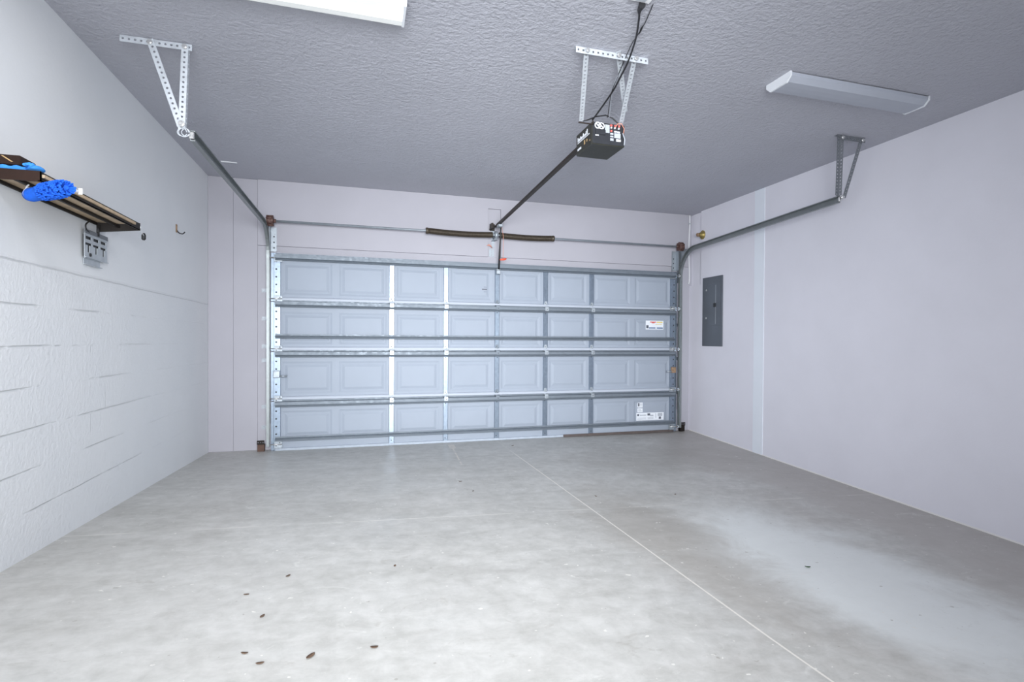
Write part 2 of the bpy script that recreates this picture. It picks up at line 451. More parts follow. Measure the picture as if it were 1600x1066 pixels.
# ------------------------------------------------------------------ GARAGE DOOR
W = 4.88
door = thing('garage_door', (2.44, 0, 0), 'wide white sectional garage door with raised panels and steel struts', 'garage door')
JZ = [0.0, .533, 1.067, 1.6, 2.125]
YS = .015
cells = [(0, .09, .60, .635), (.635, .67, 1.18, 1.22)] + [(.61 * k, .61 * k + .066, .61 * k + .552, .61 * (k + 1)) for k in range(2, 6)] + \
        [(3.66, 3.70, 4.21, 4.245), (4.245, 4.28, 4.79, 4.88)]
def section(z0, z1, bottom=False):
    mb = MB(); zz0, zz1 = z0 + .004, z1 - .004
    a0, a1 = z0 + .078, z0 + .425
    if bottom: a0 = z0 + .13
    if z1 > 2: a1 = z0 + .43
    def p(x, z, y=YS): return (x, y, z)
    for (x0, b0, b1, x1) in cells:
        x0 = max(x0, -.012) if x0 > 0 else -.012; x1 = min(x1, W - .0) if x1 < W else W + .012
        xs = [x0, b0, b1, x1]; zs = [zz0, a0, a1, zz1]
        for i in range(3):
            for j in range(3):
                if i == 1 and j == 1: continue
                mb.add([p(xs[i], zs[j]), p(xs[i + 1], zs[j]), p(xs[i + 1], zs[j + 1]), p(xs[i], zs[j + 1])], [(0, 1, 2, 3)])
        rings = []
        for ins, y in ((0, YS), (.022, YS + .008), (.032, YS + .008), (.060, YS - .002)):
            rings.append([p(b0 + ins, a0 + ins, y), p(b1 - ins, a0 + ins, y), p(b1 - ins, a1 - ins, y), p(b0 + ins, a1 - ins, y)])
        for r0, r1 in zip(rings, rings[1:]):
            for i in range(4):
                k = (i + 1) % 4; mb.add([r0[i], r0[k], r1[k], r1[i]], [(0, 1, 2, 3)])
        mb.add(rings[-1], [(0, 1, 2, 3)])
    xa, xb = -.012, W + .012
    mb.add([(xa, YS, zz0), (xb, YS, zz0), (xb, .06, zz0), (xa, .06, zz0), (xa, YS, zz1), (xb, YS, zz1), (xb, .06, zz1), (xa, .06, zz1)],
           [(0, 1, 2, 3), (4, 7, 6, 5), (2, 6, 7, 3), (0, 3, 7, 4), (1, 5, 6, 2)])
    return mb
def hat(z, h, d, y0=-.004):
    """hat-section strut: flange, web, flange; z is its middle"""
    t = .003
    out = [(y0, z + h / 2 + .016), (y0 - .004, z + h / 2 + .016), (y0 - .004, z + h / 2), (y0 - d, z + h / 2 - .006), (y0 - d, z - h / 2 + .012),
           (y0 - d * .5, z - h / 2 + .003), (y0 - d * .62, z - h / 2 - .008), (y0 - d * .5, z - h / 2 - .012), (y0, z - h / 2 - .004)]
    mb = MB(); mb.sweep(out, [(V((x, 0, 0)), V((0, 1, 0)), V((0, 0, 1))) for x in (.03, W - .03)])
    return mb
for i in range(4):
    s = section(JZ[i], JZ[i + 1], i == 0).build('door_section', 'dooskin', door)
    if i:
        mb = MB(); z = JZ[i]
        mb.sweep([(YS, z + .052), (-.003, z + .046), (-.011, z + .034), (-.011, z + .018), (YS, z + .012)],
                 [(V((x, 0, 0)), V((0, 1, 0)), V((0, 0, 1))) for x in (.026, W - .026)])
        mb.build('section_lip', 'doorlip', door)
    z0, z1 = JZ[i], JZ[i + 1]
    for k in range(2, 7):
        x = .61 * k + .012
        mb = MB(); mb.sweep([(-.028, YS), (-.028, -.003), (-.024, -.006), (.024, -.006), (.028, -.003), (.028, YS)],
                            [(V((x, 0, z)), V((1, 0, 0)), V((0, 1, 0))) for z in (z0 + .012, z1 - .012)])
        mb.cur = 1
        for z in (z0 + .06, z1 - .07, z1 - .045): mb.disc((x + random.uniform(-.006, .006), -.0068, z), (0, -1, 0), .0055)
        mb.build('center_stile', ['stile', 'hole'], door)
    for sgn, x in ((1, .048), (-1, W - .048)):
        mb = MB(); pr = [(-.062, YS + .03), (-.062, .003), (-.034, .003), (-.034, -.004), (-.031, -.007), (.031, -.007), (.034, -.004), (.034, YS)]
        if sgn < 0: pr = [(-a, b) for a, b in pr][::-1]
        mb.sweep(pr, [(V((x, 0, z)), V((1, 0, 0)), V((0, 1, 0))) for z in (z0 + .006, z1 - .006)])
        mb.cur = 1
        for j in range(5): mb.disc((x - sgn * .009, -.0078, z0 + .10 + j * .082), (0, -1, 0), .009)
        mb.build('end_stile', ['stile', 'hole'], door)
for z, h, d in ((2.075, .05, .05), (1.58, .05, .05), (1.228, .02, .04), (1.043, .05, .05), (.508, .05, .05), (.128, .022, .04)):
    hat(z, h, d).build('strut', 'strut', door)
def hinge(x, z, mat):
    mb = MB(); y = -.009
    mb.add([(x - .026, y, z + .02), (x + .026, y, z + .02), (x + .024, y, z + .045), (x + .013, y, z + .085), (x - .013, y, z + .085), (x - .024, y, z + .045),
            (x - .026, y + .01, z + .02), (x + .026, y + .01, z + .02), (x + .024, y + .01, z + .045), (x + .013, y + .01, z + .085), (x - .013, y + .01, z + .085), (x - .024, y + .01, z + .045)],
           [(0, 1, 2, 3, 4, 5), (0, 6, 7, 1), (1, 7, 8, 2), (2, 8, 9, 3), (3, 9, 10, 4), (4, 10, 11, 5), (5, 11, 6, 0)])
    mb.cyl((x - .033, -.02, z + .014), (x + .033, -.02, z + .014), .0075, 10)
    mb.sweep([(-.014, -.006), (-.058, z * 0 - .012), (-.058, -.009), (-.014, -.003)][:0] or [(-.058, -.036), (-.055, -.036), (-.055, .012), (-.058, .012)],
             [(V((xx, 0, z)), V((0, 1, 0)), V((0, 0, 1))) for xx in (x - .022, x + .022)])
    mb.box(x - .024, x + .024, -.055, -.02, z + .009, z + .013)
    mb.cur = 1
    mb.disc((x - .006, -.0098, z + .06), (0, -1, 0), .005); mb.disc((x + .008, -.0098, z + .04), (0, -1, 0), .004); mb.disc((x + .004, -.0588, z - .018), (0, -1, 0), .005)
    return mb.build('hinge', [mat, 'hole'], door)
for i in range(1, 4):
    for k in range(2, 7): hinge(.61 * k + .012, JZ[i] - .002, 'galv' if k != 4 else 'strut')
# roller brackets at both ends of every joint, and the top and bottom ones
for sgn, xe in ((1, 0.0), (-1, W)):
    def X(d): return xe + sgn * d
    for z in (.045, .533, 1.067, 1.6, 2.035):
        mb = MB()
        xa, xb = sorted((X(.022), X(.098)))
        mb.box(xa, xb, -.0125, -.0075, z - .012, z + .062)
        mb.box(xa, xb, -.042, -.0075, z + .058, z + .062); mb.box(xa, xb, -.042, -.0075, z - .012, z - .008)
        mb.cur = 1
        for dx, dz in ((.04, .012), (.075, .045)): mb.disc((X(dx), -.0132, z + dz), (0, -1, 0), .006)
        b = mb.build('roller_bracket', ['galv', 'hole'], door)
        mb = MB(); mb.cyl((X(.10), -.034, z + .03), (X(-.028), -.034, z + .03), .0055, 10); mb.cyl((X(-.020), -.034, z + .03), (X(-.036), -.034, z + .03), .021, 16)
        mb.build('roller', 'bolt', b)
# slide locks
for sgn, xe, mt in ((1, 0.0, 'galv'), (-1, W, 'rusty')):
    def X(d): return xe + sgn * d
    mb = MB(); xa, xb = sorted((X(.012), X(.078))); mb.bbox(xa, xb, -.036, -.008, .785, .862, .005)
    b = mb.build('lock_body', mt, door)
    mb = MB(); mb.cyl((X(.07), -.026, .803), (X(.142), -.026, .803), .011, 12); mb.cyl((X(.142), -.026, .803), (X(.148), -.026, .803), .013, 12)
    mb.build('lock_bolt', 'galv' , b)
# bottom seal
mb = MB(); mb.box(.03, W - .35, -.008, .05, .003, .028); mb.build('bottom_seal', 'seal', door)
mb = MB(); mb.box(3.3, W - .03, -.014, -.009, .003, .034); mb.build('bottom_strip', 'sealdark', door, 'dark brown strip at the lower right edge')
# stickers
def sticker(x0, x1, z0, z1, marks, label, base='labelwhite'):
    mb = MB(); y = YS - .0022
    mb.box(x0, x1, y - .0006, y + .0006, z0, z1)
    o = mb.build('sticker', base, door, label)
    for mt, a, b, c, d in marks:
        q = MB(); q.box(x0 + (x1 - x0) * a, x0 + (x1 - x0) * b, y - .0014, y - .0007, z0 + (z1 - z0) * c, z0 + (z1 - z0) * d)
        q.build('printed_mark', mt, o)
    return o
sticker(4.44, 4.70, 1.355, 1.47, [('print', .03, .16, .12, .48), ('printblue', .18, .55, .10, .24), ('printblue', .62, .97, .10, .24), ('printred', .24, .58, .78, .90),
        ('printred', .34, .5, .70, .78), ('printyellow', .62, .95, .74, .90), ('printyellow', .55, .9, .55, .62)], 'white sticker with red, yellow and dark blue print')
sticker(4.33, 4.405, .335, .40, [('print', .12, .38, .25, .9), ('labelwhite', .2, .3, .5, .7), ('labelgrey', .45, .9, .6, .75), ('labelgrey', .45, .9, .3, .4)], 'small white label with a dark emblem')
sticker(4.33, 4.405, .275, .325, [('labelgrey', .15, .85, .25, .4), ('labelgrey', .15, .7, .6, .72)], 'small white label with grey print')
sticker(4.315, 4.715, .165, .265, [('print', .03, .10, .6, .85), ('labelgrey', .13, .36, .62, .75), ('print', .40, .50, .62, .9), ('labelgrey', .5, .62, .5, .7), ('labelgrey', .03, .35, .3, .36),
        ('labelgrey', .03, .35, .15, .2), ('labelgrey', .40, .62, .3, .36), ('labelgrey', .42, .62, .15, .2), ('labelgrey', .70, .72, .3, .9), ('labelgrey', .78, .95, .5, .9), ('print', .82, .90, .12, .42)],
        'wide white label with rows of grey print')
mb = MB(); y = YS - .003
mb.box(2.27, 2.33, y, y + .0015, 1.80, 1.812); mb.box(2.29, 2.325, y, y + .0015, 1.83, 1.834); mb.box(2.29, 2.325, y, y + .0015, 1.775, 1.779)
mb.build('printed_mark', 'print', door, 'small dark printed mark on the top section')
# operator bracket on the top section
mb = MB(); mb.bbox(2.425, 2.475, -.075, -.055, 1.985, 2.05, .004); mb.cyl((2.43, -.08, 2.035), (2.47, -.08, 2.035), .008, 10); mb.build('arm_bracket', 'galv', door)

# ------------------------------------------------------------------ TRACKS
def track(x, sgn, path, label, jz):
    root = thing('door_track', (x, 0, 0), label, 'track', 'garage door tracks')
    prof = [(-.030, .026), (-.030, 0), (.030, 0), (.030, .026), (.022, .026), (.022, .023), (.025, .023), (.025, .003), (-.025, .003), (-.025, .023), (-.022, .023), (-.022, .026)]
    def frames(pts):
        out = []
        for i, p in enumerate(pts):
            t = (V(pts[min(i + 1, len(pts) - 1)]) - V(pts[max(i - 1, 0)])).normalized()
            B = V((sgn, 0, 0)); B = (B - t * B.dot(t)).normalized(); A = t.cross(B)
            out.append((p, A, B))
        return out
    vert = [p for p in path if p[2] <= 2.06]; hor = path[len(vert) - 1:]
    mb = MB(); mb.sweep(prof, frames(vert)); mb.build('vertical_track', 'track', root)
    mb = MB(); mb.sweep(prof, frames(hor)); mb.build('horizontal_track', 'track', root)
    for z in jz:
        mb = MB(); o = x - sgn * .001
        xa, xb = sorted((o, o - sgn * .004)); mb.box(xa, xb, -.045, WY - .018, z - .02, z + .02)
        xa, xb = sorted((o, o - sgn * .065)); mb.box(xa, xb, WY - .022, WY - .018, z - .02, z + .02)
        mb.cyl((o - sgn * .045, WY - .022, z), (o - sgn * .045, WY - .032, z), .011, 8)
        mb.build('jamb_bracket', 'perfmid', root)
    mb = MB(); xa, xb = sorted((x - sgn * .0012, x - sgn * .0045))
    mb.add([(xx, y, z) for xx in (xa, xb) for y, z in ((-.05, 1.98), (WY - .018, 1.98), (WY - .018, 2.42), (-.02, 2.42), (-.20, 2.40), (-.20, 2.36), (-.06, 2.2))],
           [(0, 1, 2, 3, 4, 5, 6), (7, 8, 9, 10, 11, 12, 13)] + [(i, (i + 1) % 7, 7 + (i + 1) % 7, 7 + i) for i in range(7)])
    mb.build('flag_bracket', 'galv', root)
    mb = MB(); e = V(path[-1]); mb.bbox(*sorted((e.x - sgn * .004, e.x + sgn * .022)), e.y - .012, e.y + .004, e.z - .02, e.z + .02, .003)
    mb.build('end_bolt_plate', 'bolt', root)
    return root
def tpath(x0, x1, zc, r, y1, z1, yv=-.04):
    pts = [(x0, yv, .06), (x0, yv, .7), (x0, yv, 1.4), (x0, yv, zc - r)]
    for i in range(1, 13):
        a = PI / 2 * i / 12; pts.append((x0, yv - r + r * math.cos(a), zc - r + r * math.sin(a)))
    for i in range(1, 9):
        u = i / 8; pts.append((x0 + (x1 - x0) * u, yv - r + (y1 - yv + r) * u, zc + (z1 - zc) * u))
    return pts
LT = tpath(-.048, -.052, 2.385, .33, -2.86, 2.385)
RT = tpath(4.93, 4.905, 2.39, .34, -2.68, 2.455)
track(-.048, 1, LT, 'steel door track on the left with long rail under the ceiling', [1.72, 1.42, 1.12, .97, .47, .25])
track(4.93, -1, RT, 'steel door track on the right beside the electrical panel', [1.42, .97, .52])

# ------------------------------------------------------------------ CEILING HANGERS (perforated angle)
def angle(mb, A, B, W1, W2, w=.036, pitch=.03, hr=.0065):
    A, B = V(A), V(B); T = (B - A).normalized()
    W1 = V(W1); W1 = (W1 - T * W1.dot(T)).normalized(); W2 = V(W2); W2 = (W2 - T * W2.dot(T) - W1 * W2.dot(W1)).normalized()
    mb.perf(A + W1 * (w / 2), B + W1 * (w / 2), W1, w, pitch, hr); mb.perf(A + W2 * (w / 2), B + W2 * (w / 2), W2, w, pitch, hr)
def bolt(p, n, parent, r=.010):
    mb = MB(); p = V(p); n = V(n); mb.tube([p, p + n * .010], r, 6, smooth=False); mb.tube([p - n * .004, p], r * 1.5, 12); return mb.build('bolt', 'bolt', parent)

h = thing('track_hanger', (-.2, -2.88, HH), 'perforated steel hanger holding the left door track', 'hanger bracket', 'track hangers')
mb = MB(); angle(mb, (-.392, -2.885, HH - .003), (-.036, -2.885, HH - .003), (0, 1, 0), (0, 0, -1)); mb.build('ceiling_angle', 'perf', h)
mb = MB(); angle(mb, (-.262, -2.892, HH - .012), (-.110, -2.885, 2.42), (1, 0, 0), (0, 1, 0), .036, .029); mb.build('hanger_leg', 'perf', h)
mb = MB(); angle(mb, (-.054, -2.889, HH - .012), (-.074, -2.881, 2.41), (-1, 0, 0), (0, 1, 0), .034, .029); mb.build('hanger_leg', 'perf', h)
bolt((-.072, -2.895, HH - .022), (0, -1, 0), h); bolt((-.245, -2.897, HH - .024), (0, -1, 0), h); bolt((-.088, -2.892, 2.44), (0, -1, 0), h, .012)
for x in (-.34, -.19, -.09): bolt((x, -2.872, HH - .005), (0, 0, -1), h, .007)
mb = MB()
for r, dx in ((.026, 0), (.021, .01), (.024, -.008)):
    mb.tube([(-.078 + dx + r * math.cos(t), -2.888 - .004 * math.sin(2 * t), 2.392 + r * math.sin(t)) for t in [2 * PI * i / 20 for i in range(20)]], .0028, 6)
w = mb.build('tie_wire', 'perf', h); w['label'] = 'loops of pale tie wire at the track end'

h = thing('track_hanger', (4.75, -2.92, HH), 'dull steel hanger holding the right door track end', 'hanger bracket', 'track hangers')
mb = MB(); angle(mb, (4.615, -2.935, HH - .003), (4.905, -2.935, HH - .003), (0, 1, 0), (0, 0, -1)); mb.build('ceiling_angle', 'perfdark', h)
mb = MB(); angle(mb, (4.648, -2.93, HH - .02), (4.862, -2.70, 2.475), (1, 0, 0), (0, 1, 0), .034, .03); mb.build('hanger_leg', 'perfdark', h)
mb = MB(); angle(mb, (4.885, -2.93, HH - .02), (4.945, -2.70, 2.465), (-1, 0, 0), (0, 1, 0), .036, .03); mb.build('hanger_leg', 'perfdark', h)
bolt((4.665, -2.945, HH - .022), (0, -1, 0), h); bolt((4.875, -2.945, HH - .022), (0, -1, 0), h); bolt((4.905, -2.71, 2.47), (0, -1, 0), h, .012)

# ------------------------------------------------------------------ TORSION SPRING
t = thing('torsion_spring_shaft', (2.41, -.08, 2.44), 'steel shaft with dark coil springs and cable drums above the garage door', 'torsion spring')
ZS = 2.443; YSH = -.075
mb = MB(); mb.cyl((-.075, YSH, ZS), (4.935, YSH, ZS), .0125, 12); mb.build('shaft', 'galv', t)
def spring(x0, x1, sag):
    mb = MB(); pitch = .0085; n = int((x1 - x0) / pitch); pts = []
    for i in range(n * 10 + 1):
        u = i / (n * 10); a = 2 * PI * i / 10; flare = .031
        pts.append((x0 + (x1 - x0) * u, YSH + flare * math.cos(a), ZS - sag * 4 * u * (1 - u) + flare * math.sin(a)))
    mb.tube(pts, .0044, 5); return mb.build('coil_spring', 'spring', t)
spring(1.64, 2.375, .012); spring(2.455, 3.10, .010)
for x, s_ in ((1.62, 1), (3.12, -1)):
    mb = MB(); mb.tube([(x - .02, YSH, ZS), (x - .008, YSH, ZS), (x, YSH, ZS), (x + .02, YSH, ZS)] if s_ > 0 else [(x - .02, YSH, ZS), (x, YSH, ZS), (x + .008, YSH, ZS), (x + .02, YSH, ZS)], .03, 14,
                       [.034, .038, .036, .033] if s_ > 0 else [.033, .036, .038, .034]); mb.build('winding_cone', 'spring', t)
mb = MB(); mb.box(2.395, 2.44, YSH - .002, WY - .0055, ZS - .05, ZS - .045); mb.tube([(2.40, YSH, ZS), (2.432, YSH, ZS)], .046, 16)
mb.box(2.40, 2.432, WY - .010, WY - .0055, ZS - .12, ZS + .09); mb.box(2.408, 2.424, YSH + .03, WY - .008, ZS - .02, ZS + .02); mb.build('center_bracket', 'galv', t)
mb = MB(); mb.perf((2.400, WY - .009, 2.21), (2.400, WY - .009, 2.30), (1, 0, 0), .062, .03, .008, .004); mb.build('mounting_plate', 'galv', t)
mb = MB(); mb.tube([(2.335, .06, 2.335), (2.36, .055, 2.345), (2.385, .06, 2.33), (2.405, .085, 2.315)], .007, 6, [.003, .009, .008, .003]); mb.build('warning_tag', 'orange', t)
for sgn, xe in ((1, 0.0), (-1, W)):
    def X(d): return xe + sgn * d
    mb = MB()
    mb.tube([(X(-.045), YSH, ZS), (X(-.035), YSH, ZS), (X(-.034), YSH, ZS), (X(.002), YSH, ZS), (X(.003), YSH, ZS), (X(.02), YSH, ZS)], .05, 22, [.054, .054, .044, .040, .054, .050], smooth=False)
    for j in range(7):
        a = 2 * PI * j / 7; mb.tube([(X(-.046), YSH + .048 * math.cos(a), ZS + .048 * math.sin(a)), (X(.021), YSH + .048 * math.cos(a), ZS + .048 * math.sin(a))], .011, 8)
    mb.tube([(X(.02), YSH, ZS), (X(.045), YSH, ZS)], .02, 12)
    mb.build('cable_drum', 'drum', t)
    mb = MB(); xa, xb = sorted((X(-.028), X(.034)))
    mb.box(xa, xb, .062, .066, 2.14, 2.40); mb.box(*sorted((X(-.028), X(-.024))), -.02, .066, 2.14, 2.40)
    mb.cur = 1
    for z in (2.18, 2.24, 2.30): mb.disc((X(.008), .0615, z), (0, -1, 0), .008)
    mb.build('end_bearing_plate', ['galv', 'hole'], t)
    mb = MB(); mb.tube([(X(-.012), YSH + .045, ZS), (X(-.018), -.014, 2.1), (X(-.019), -.010, 1.9), (X(-.019), -.010, .3)], .0016, 5)
    mb.build('lift_cable', 'black', t)

# ------------------------------------------------------------------ DOOR OPENER
op = thing('garage_door_opener', (2.5, -2.9, 2.55), 'black ceiling garage door opener with long rail and red release handle', 'door opener')
BX0, BX1, BY0, BY1, BZ0, BZ1 = 2.398, 2.645, -3.05, -2.755, 2.548, 2.70
mb = MB(); mb.bbox(BX0, BX1, BY0 + .004, BY1, BZ0, BZ1, .004); hs = mb.build('housing', 'opener', op)
mb = MB(); mb.box(BX0 + .006, BX1 - .006, BY0 - .001, BY0 + .003, BZ0 + .006, BZ1 - .006); bp = mb.build('rear_cover', 'openerface', op)
def on_back(name, mat, u0, u1, v0, v1, d=.003):
    q = MB(); q.box(BX0 + (BX1 - BX0) * u0, BX0 + (BX1 - BX0) * u1, BY0 - .001 - d, BY0 - .0012, BZ0 + (BZ1 - BZ0) * v0, BZ0 + (BZ1 - BZ0) * v1); return q.build(name, mat, bp)
def ring_b(u, v, r, r2):
    q = MB(); cx, cz = BX0 + (BX1 - BX0) * u, BZ0 + (BZ1 - BZ0) * v
    q.tube([(cx + r * math.cos(a), BY0 - .004, cz + r * math.sin(a)) for a in [2 * PI * i / 18 for i in range(19)]], r2, 6)
    q.tube([(cx - r * .6, BY0 - .004, cz + r * .6), (cx + r * .6, BY0 - .004, cz - r * .6)], r2, 6); return q.build('round_emblem', 'labelwhite', bp)
ring_b(.17, .84, .020, .0042); ring_b(.28, .83, .020, .0042)
on_back('label', 'labelgrey', .12, .20, .70, .725); on_back('label', 'labelgrey', .27, .34, .69, .72)
on_back('label', 'labelgrey', .39, .525, .55, .92); on_back('light_lens', 'openerface', .10, .40, .44, .66, .008); on_back('label', 'labelwhite', .10, .2, .38, .42)
for u in (.56, .685, .80): on_back('terminal', 'printred', u - .02, u + .04, .86, .94, .008)
for u in (.57, .68, .80): on_back('terminal', 'white', u - .018, u + .018, .76, .83, .01)
on_back('terminal', 'printred', .55, .60, .62, .70, .006); on_back('label', 'labelwhite', .67, .74, .61, .68); on_back('label', 'labelwhite', .76, .84, .60, .67)
on_back('label', 'labelgrey', .55, .64, .49, .57); on_back('label', 'labelgrey', .55, .64, .38, .45); on_back('label', 'labelgrey', .55, .65, .22, .33)
on_back('label', 'labelgrey', .67, .86, .36, .58); on_back('label', 'labelwhite', .73, .87, .21, .32)
def on_left(name, mat, u0, u1, v0, v1):
    q = MB(); q.box(BX0 - .0018, BX0 - .0003, BY1 + (BY0 - BY1) * u0, BY1 + (BY0 - BY1) * u1, BZ0 + (BZ1 - BZ0) * v0, BZ0 + (BZ1 - BZ0) * v1); return q.build(name, mat, hs)
q = MB()                                              # script-like lettering: unequal strokes over a bar
us = [.10, .16, .21, .27, .33, .38, .45, .51, .57, .63, .70]
hs_ = [.20, .12, .12, .17, .11, .12, .20, .12, .11, .19, .23]
for u, hh in zip(us, hs_):
    ya = BY1 + (BY0 - BY1) * u; yb = BY1 + (BY0 - BY1) * (u + .038); za = BZ0 + (BZ1 - BZ0) * .60; zb = za + (BZ1 - BZ0) * hh
    q.box(BX0 - .0018, BX0 - .0003, yb, ya, za, zb)
ya, yb = BY1 + (BY0 - BY1) * .10, BY1 + (BY0 - BY1) * .85
q.box(BX0 - .0018, BX0 - .0003, yb, ya, BZ0 + (BZ1 - BZ0) * .52, BZ0 + (BZ1 - BZ0) * .565)
q.build('lettering', 'labelwhite', hs)
on_left('label', 'gold', .52, .58, .24, .43); on_left('label', 'gold', .68, .72, .28, .40); on_left('label', 'gold', .86, .89, .2, .26)
q = MB()
for u in (.10, .16, .22, .28): q.box(BX0 - .0018, BX0 - .0003, BY1 + (BY0 - BY1) * (u + .045), BY1 + (BY0 - BY1) * u, BZ0 + (BZ1 - BZ0) * .18, BZ0 + (BZ1 - BZ0) * .28)
q.build('lettering', 'labelwhite', hs)
mb = MB(); r0 = V((2.418, -.085, 2.548)); r1 = V((2.425, -2.76, 2.618))
tt = (r1 - r0).normalized(); A = V((1, 0, 0)); B = tt.cross(A)
mb.sweep([(-.016, -.014), (.016, -.014), (.016, -.008), (.005, -.008), (.005, .020), (-.005, .020), (-.005, -.008), (-.016, -.008)], [(r0, A, B), (r1, A, B)])
mb.build('rail', 'rail', op)
mb = MB(); mb.box(2.36, 2.40, -.10, .062, 2.53, 2.535); mb.box(2.355, 2.375, -.12, -.05, 2.515, 2.575); mb.box(2.375, 2.43, -.085, .064, 2.55, 2.556)
mb.box(2.375, 2.43, .06, WY - .0055, 2.52, 2.60); mb.build('header_bracket', 'rail', op)
mb = MB(); mb.bbox(2.395, 2.445, -.30, -.20, 2.50, 2.535, .006); mb.build('trolley', 'galv', op)
mb = MB(); mb.tube([(2.436, -.24, 2.512), (2.439, -.21, 2.40), (2.444, -.14, 2.20), (2.45, -.088, 2.04)], .008, 6, [.007, .008, .010, .010]); mb.build('door_arm', 'black', op)
mb = MB(); mb.tube([(2.44, -.27, 2.50), (2.45, -.30, 2.40), (2.449, -.30, 2.14)], .0022, 6); mb.build('release_cord', 'orange', op)
mb = MB(); mb.tube([(2.412, -.30, 2.120), (2.425, -.30, 2.124), (2.455, -.30, 2.128), (2.480, -.30, 2.134), (2.490, -.30, 2.138)], .01, 10, [.006, .011, .013, .010, .005]); mb.build('release_handle', 'red', op)
mb = MB(); mb.tube([(2.33, -3.06, 2.688), (2.37, -3.06, 2.703), (2.43, -3.05, 2.735), (2.50, -3.05, 2.752), (2.55, -3.05, 2.738), (2.585, -3.06, 2.705), (2.585, -3.058, 2.68)], .0045, 8); mb.build('loop_cable', 'black', op)
mb = MB(); mb.tube([(2.57, -3.056, 2.672), (2.58, -3.07, 2.695), (2.61, -3.07, 2.70), (2.635, -3.06, 2.672), (2.632, -3.056, 2.64)], .0028, 6); mb.build('loop_cable', 'orange', op, 'short reddish wire at the terminals')
mb = MB(); mb.tube([(2.625, -3.058, 2.64), (2.640, -3.06, 2.60), (2.638, -3.057, 2.56)], .004, 6); mb.build('loop_cable', 'labelgrey', op, 'pale grey lead at the right edge')
mb = MB(); mb.box(2.30, 2.41, -3.052, -3.046, 2.676, 2.684); mb.box(2.404, 2.41, -3.052, -3.046, 2.676, 2.704); mb.build('mounting_bar', 'rail', op)
mb = MB(); mb.box(2.58, 2.66, -2.99, -2.984, 2.701, 2.708); mb.build('mounting_bar', 'rail', op)

h = thing('opener_hanger', (2.31, -3.54, HH), 'perforated steel hanger frame carrying the black door opener', 'hanger bracket')
mb = MB(); angle(mb, (2.078, -3.575, HH - .003), (2.542, -3.575, HH - .003), (0, 1, 0), (0, 0, -1), .036, .03); mb.build('ceiling_angle', 'perf', h)
mb = MB(); mb.perf((2.142, -3.582, HH - .012), (2.318, -3.056, 2.69), (1, 0, 0), .030, .03, .0065); mb.build('hanger_strap', 'perf', h)
mb = MB(); mb.perf((2.452, -3.582, HH - .012), (2.612, -3.056, 2.705), (1, 0, 0), .030, .03, .0065); mb.build('hanger_strap', 'perf', h)
mb = MB(); angle(mb, (2.325, -3.586, HH - .004), (2.603, -3.11, 2.765), (1, 0, 0), (0, 0, 1), .030, .03); mb.build('diagonal_brace', 'perf', h)
for p in ((2.148, -3.588, HH - .02), (2.46, -3.588, HH - .02), (2.345, -3.592, HH - .02)): bolt(p, (0, -1, 0), h, .009)

# cord from the opener up to the outlet
o = thing('power_cord', (2.24, -4.07, HH), 'black power cord running from opener up to ceiling outlet', 'cord')
pts = [(2.40, -3.052, 2.706), (2.425, -3.15, 2.757), (2.438, -3.3, 2.806), (2.424, -3.45, 2.836), (2.40, -3.6, 2.855), (2.345, -3.8, 2.872), (2.286, -3.95, 2.878), (2.25, -4.03, 2.880)]
def smoothpts(pts, n=5):
    out = []; P = [V(p) for p in pts]
    for i in range(len(P) - 1):
        p0, p1, p2, p3 = P[max(i - 1, 0)], P[i], P[i + 1], P[min(i + 2, len(P) - 1)]
        for k in range(n):
            t_ = k / n
            out.append(.5 * ((2 * p1) + (p2 - p0) * t_ + (2 * p0 - 5 * p1 + 4 * p2 - p3) * t_ ** 2 + (3 * p1 - p0 - 3 * p2 + p3) * t_ ** 3))
    out.append(P[-1]); return out
mb = MB(); mb.tube(smoothpts(pts), .0055, 8); mb.build('cord', 'cloudy', o)
mb = MB(); mb.tube([(2.258, -4.012, 2.880), (2.244, -4.04, 2.882), (2.24, -4.07, 2.884), (2.238, -4.085, 2.885)], .012, 10, [.006, .011, .016, .018]); mb.build('plug', 'black', o)
o = thing('ceiling_outlet', (2.21, -4.16, HH), 'white ceiling outlet at the top edge above the cord', 'outlet')
mb = MB(); mb.bbox(2.16, 2.275, -4.20, -4.085, HH - .012, HH - .001, .003); mb.build('cover_plate', 'white', o)
mb = MB(); mb.bbox(2.19, 2.245, -4.18, -4.10, HH - .017, HH - .0125, .002); mb.build('socket', 'labelgrey', o)
o = thing('sensor_wire', (2.32, -4.05, HH), 'thin dark wire twisted beside the thick power cord', 'wire')
mb = MB(); pts = [(2.50, -3.07, 2.728), (2.494, -3.1, 2.734), (2.43, -3.3, 2.80), (2.405, -3.5, 2.868), (2.36, -3.72, 2.885), (2.345, -3.80, 2.878), (2.345, -3.86, 2.89), (2.33, -3.95, 2.893), (2.30, -4.08, 2.900)]
mb.tube(smoothpts(pts), .0024, 6); mb.build('wire', 'cloudy', o)
mb = MB(); mb.tube([(2.347, -3.84, 2.884), (2.343, -3.87, 2.890), (2.338, -3.90, 2.892)], .005, 8, [.003, .006, .003]); mb.build('wire_splice', 'cloudy', o)
mb = MB(); pts = [(2.515, -3.07, 2.728), (2.50, -3.12, 2.745), (2.425, -3.32, 2.81), (2.41, -3.5, 2.872)]; mb.tube(smoothpts(pts), .0016, 6); mb.build('wire', 'labelgrey', o, 'pale second strand')

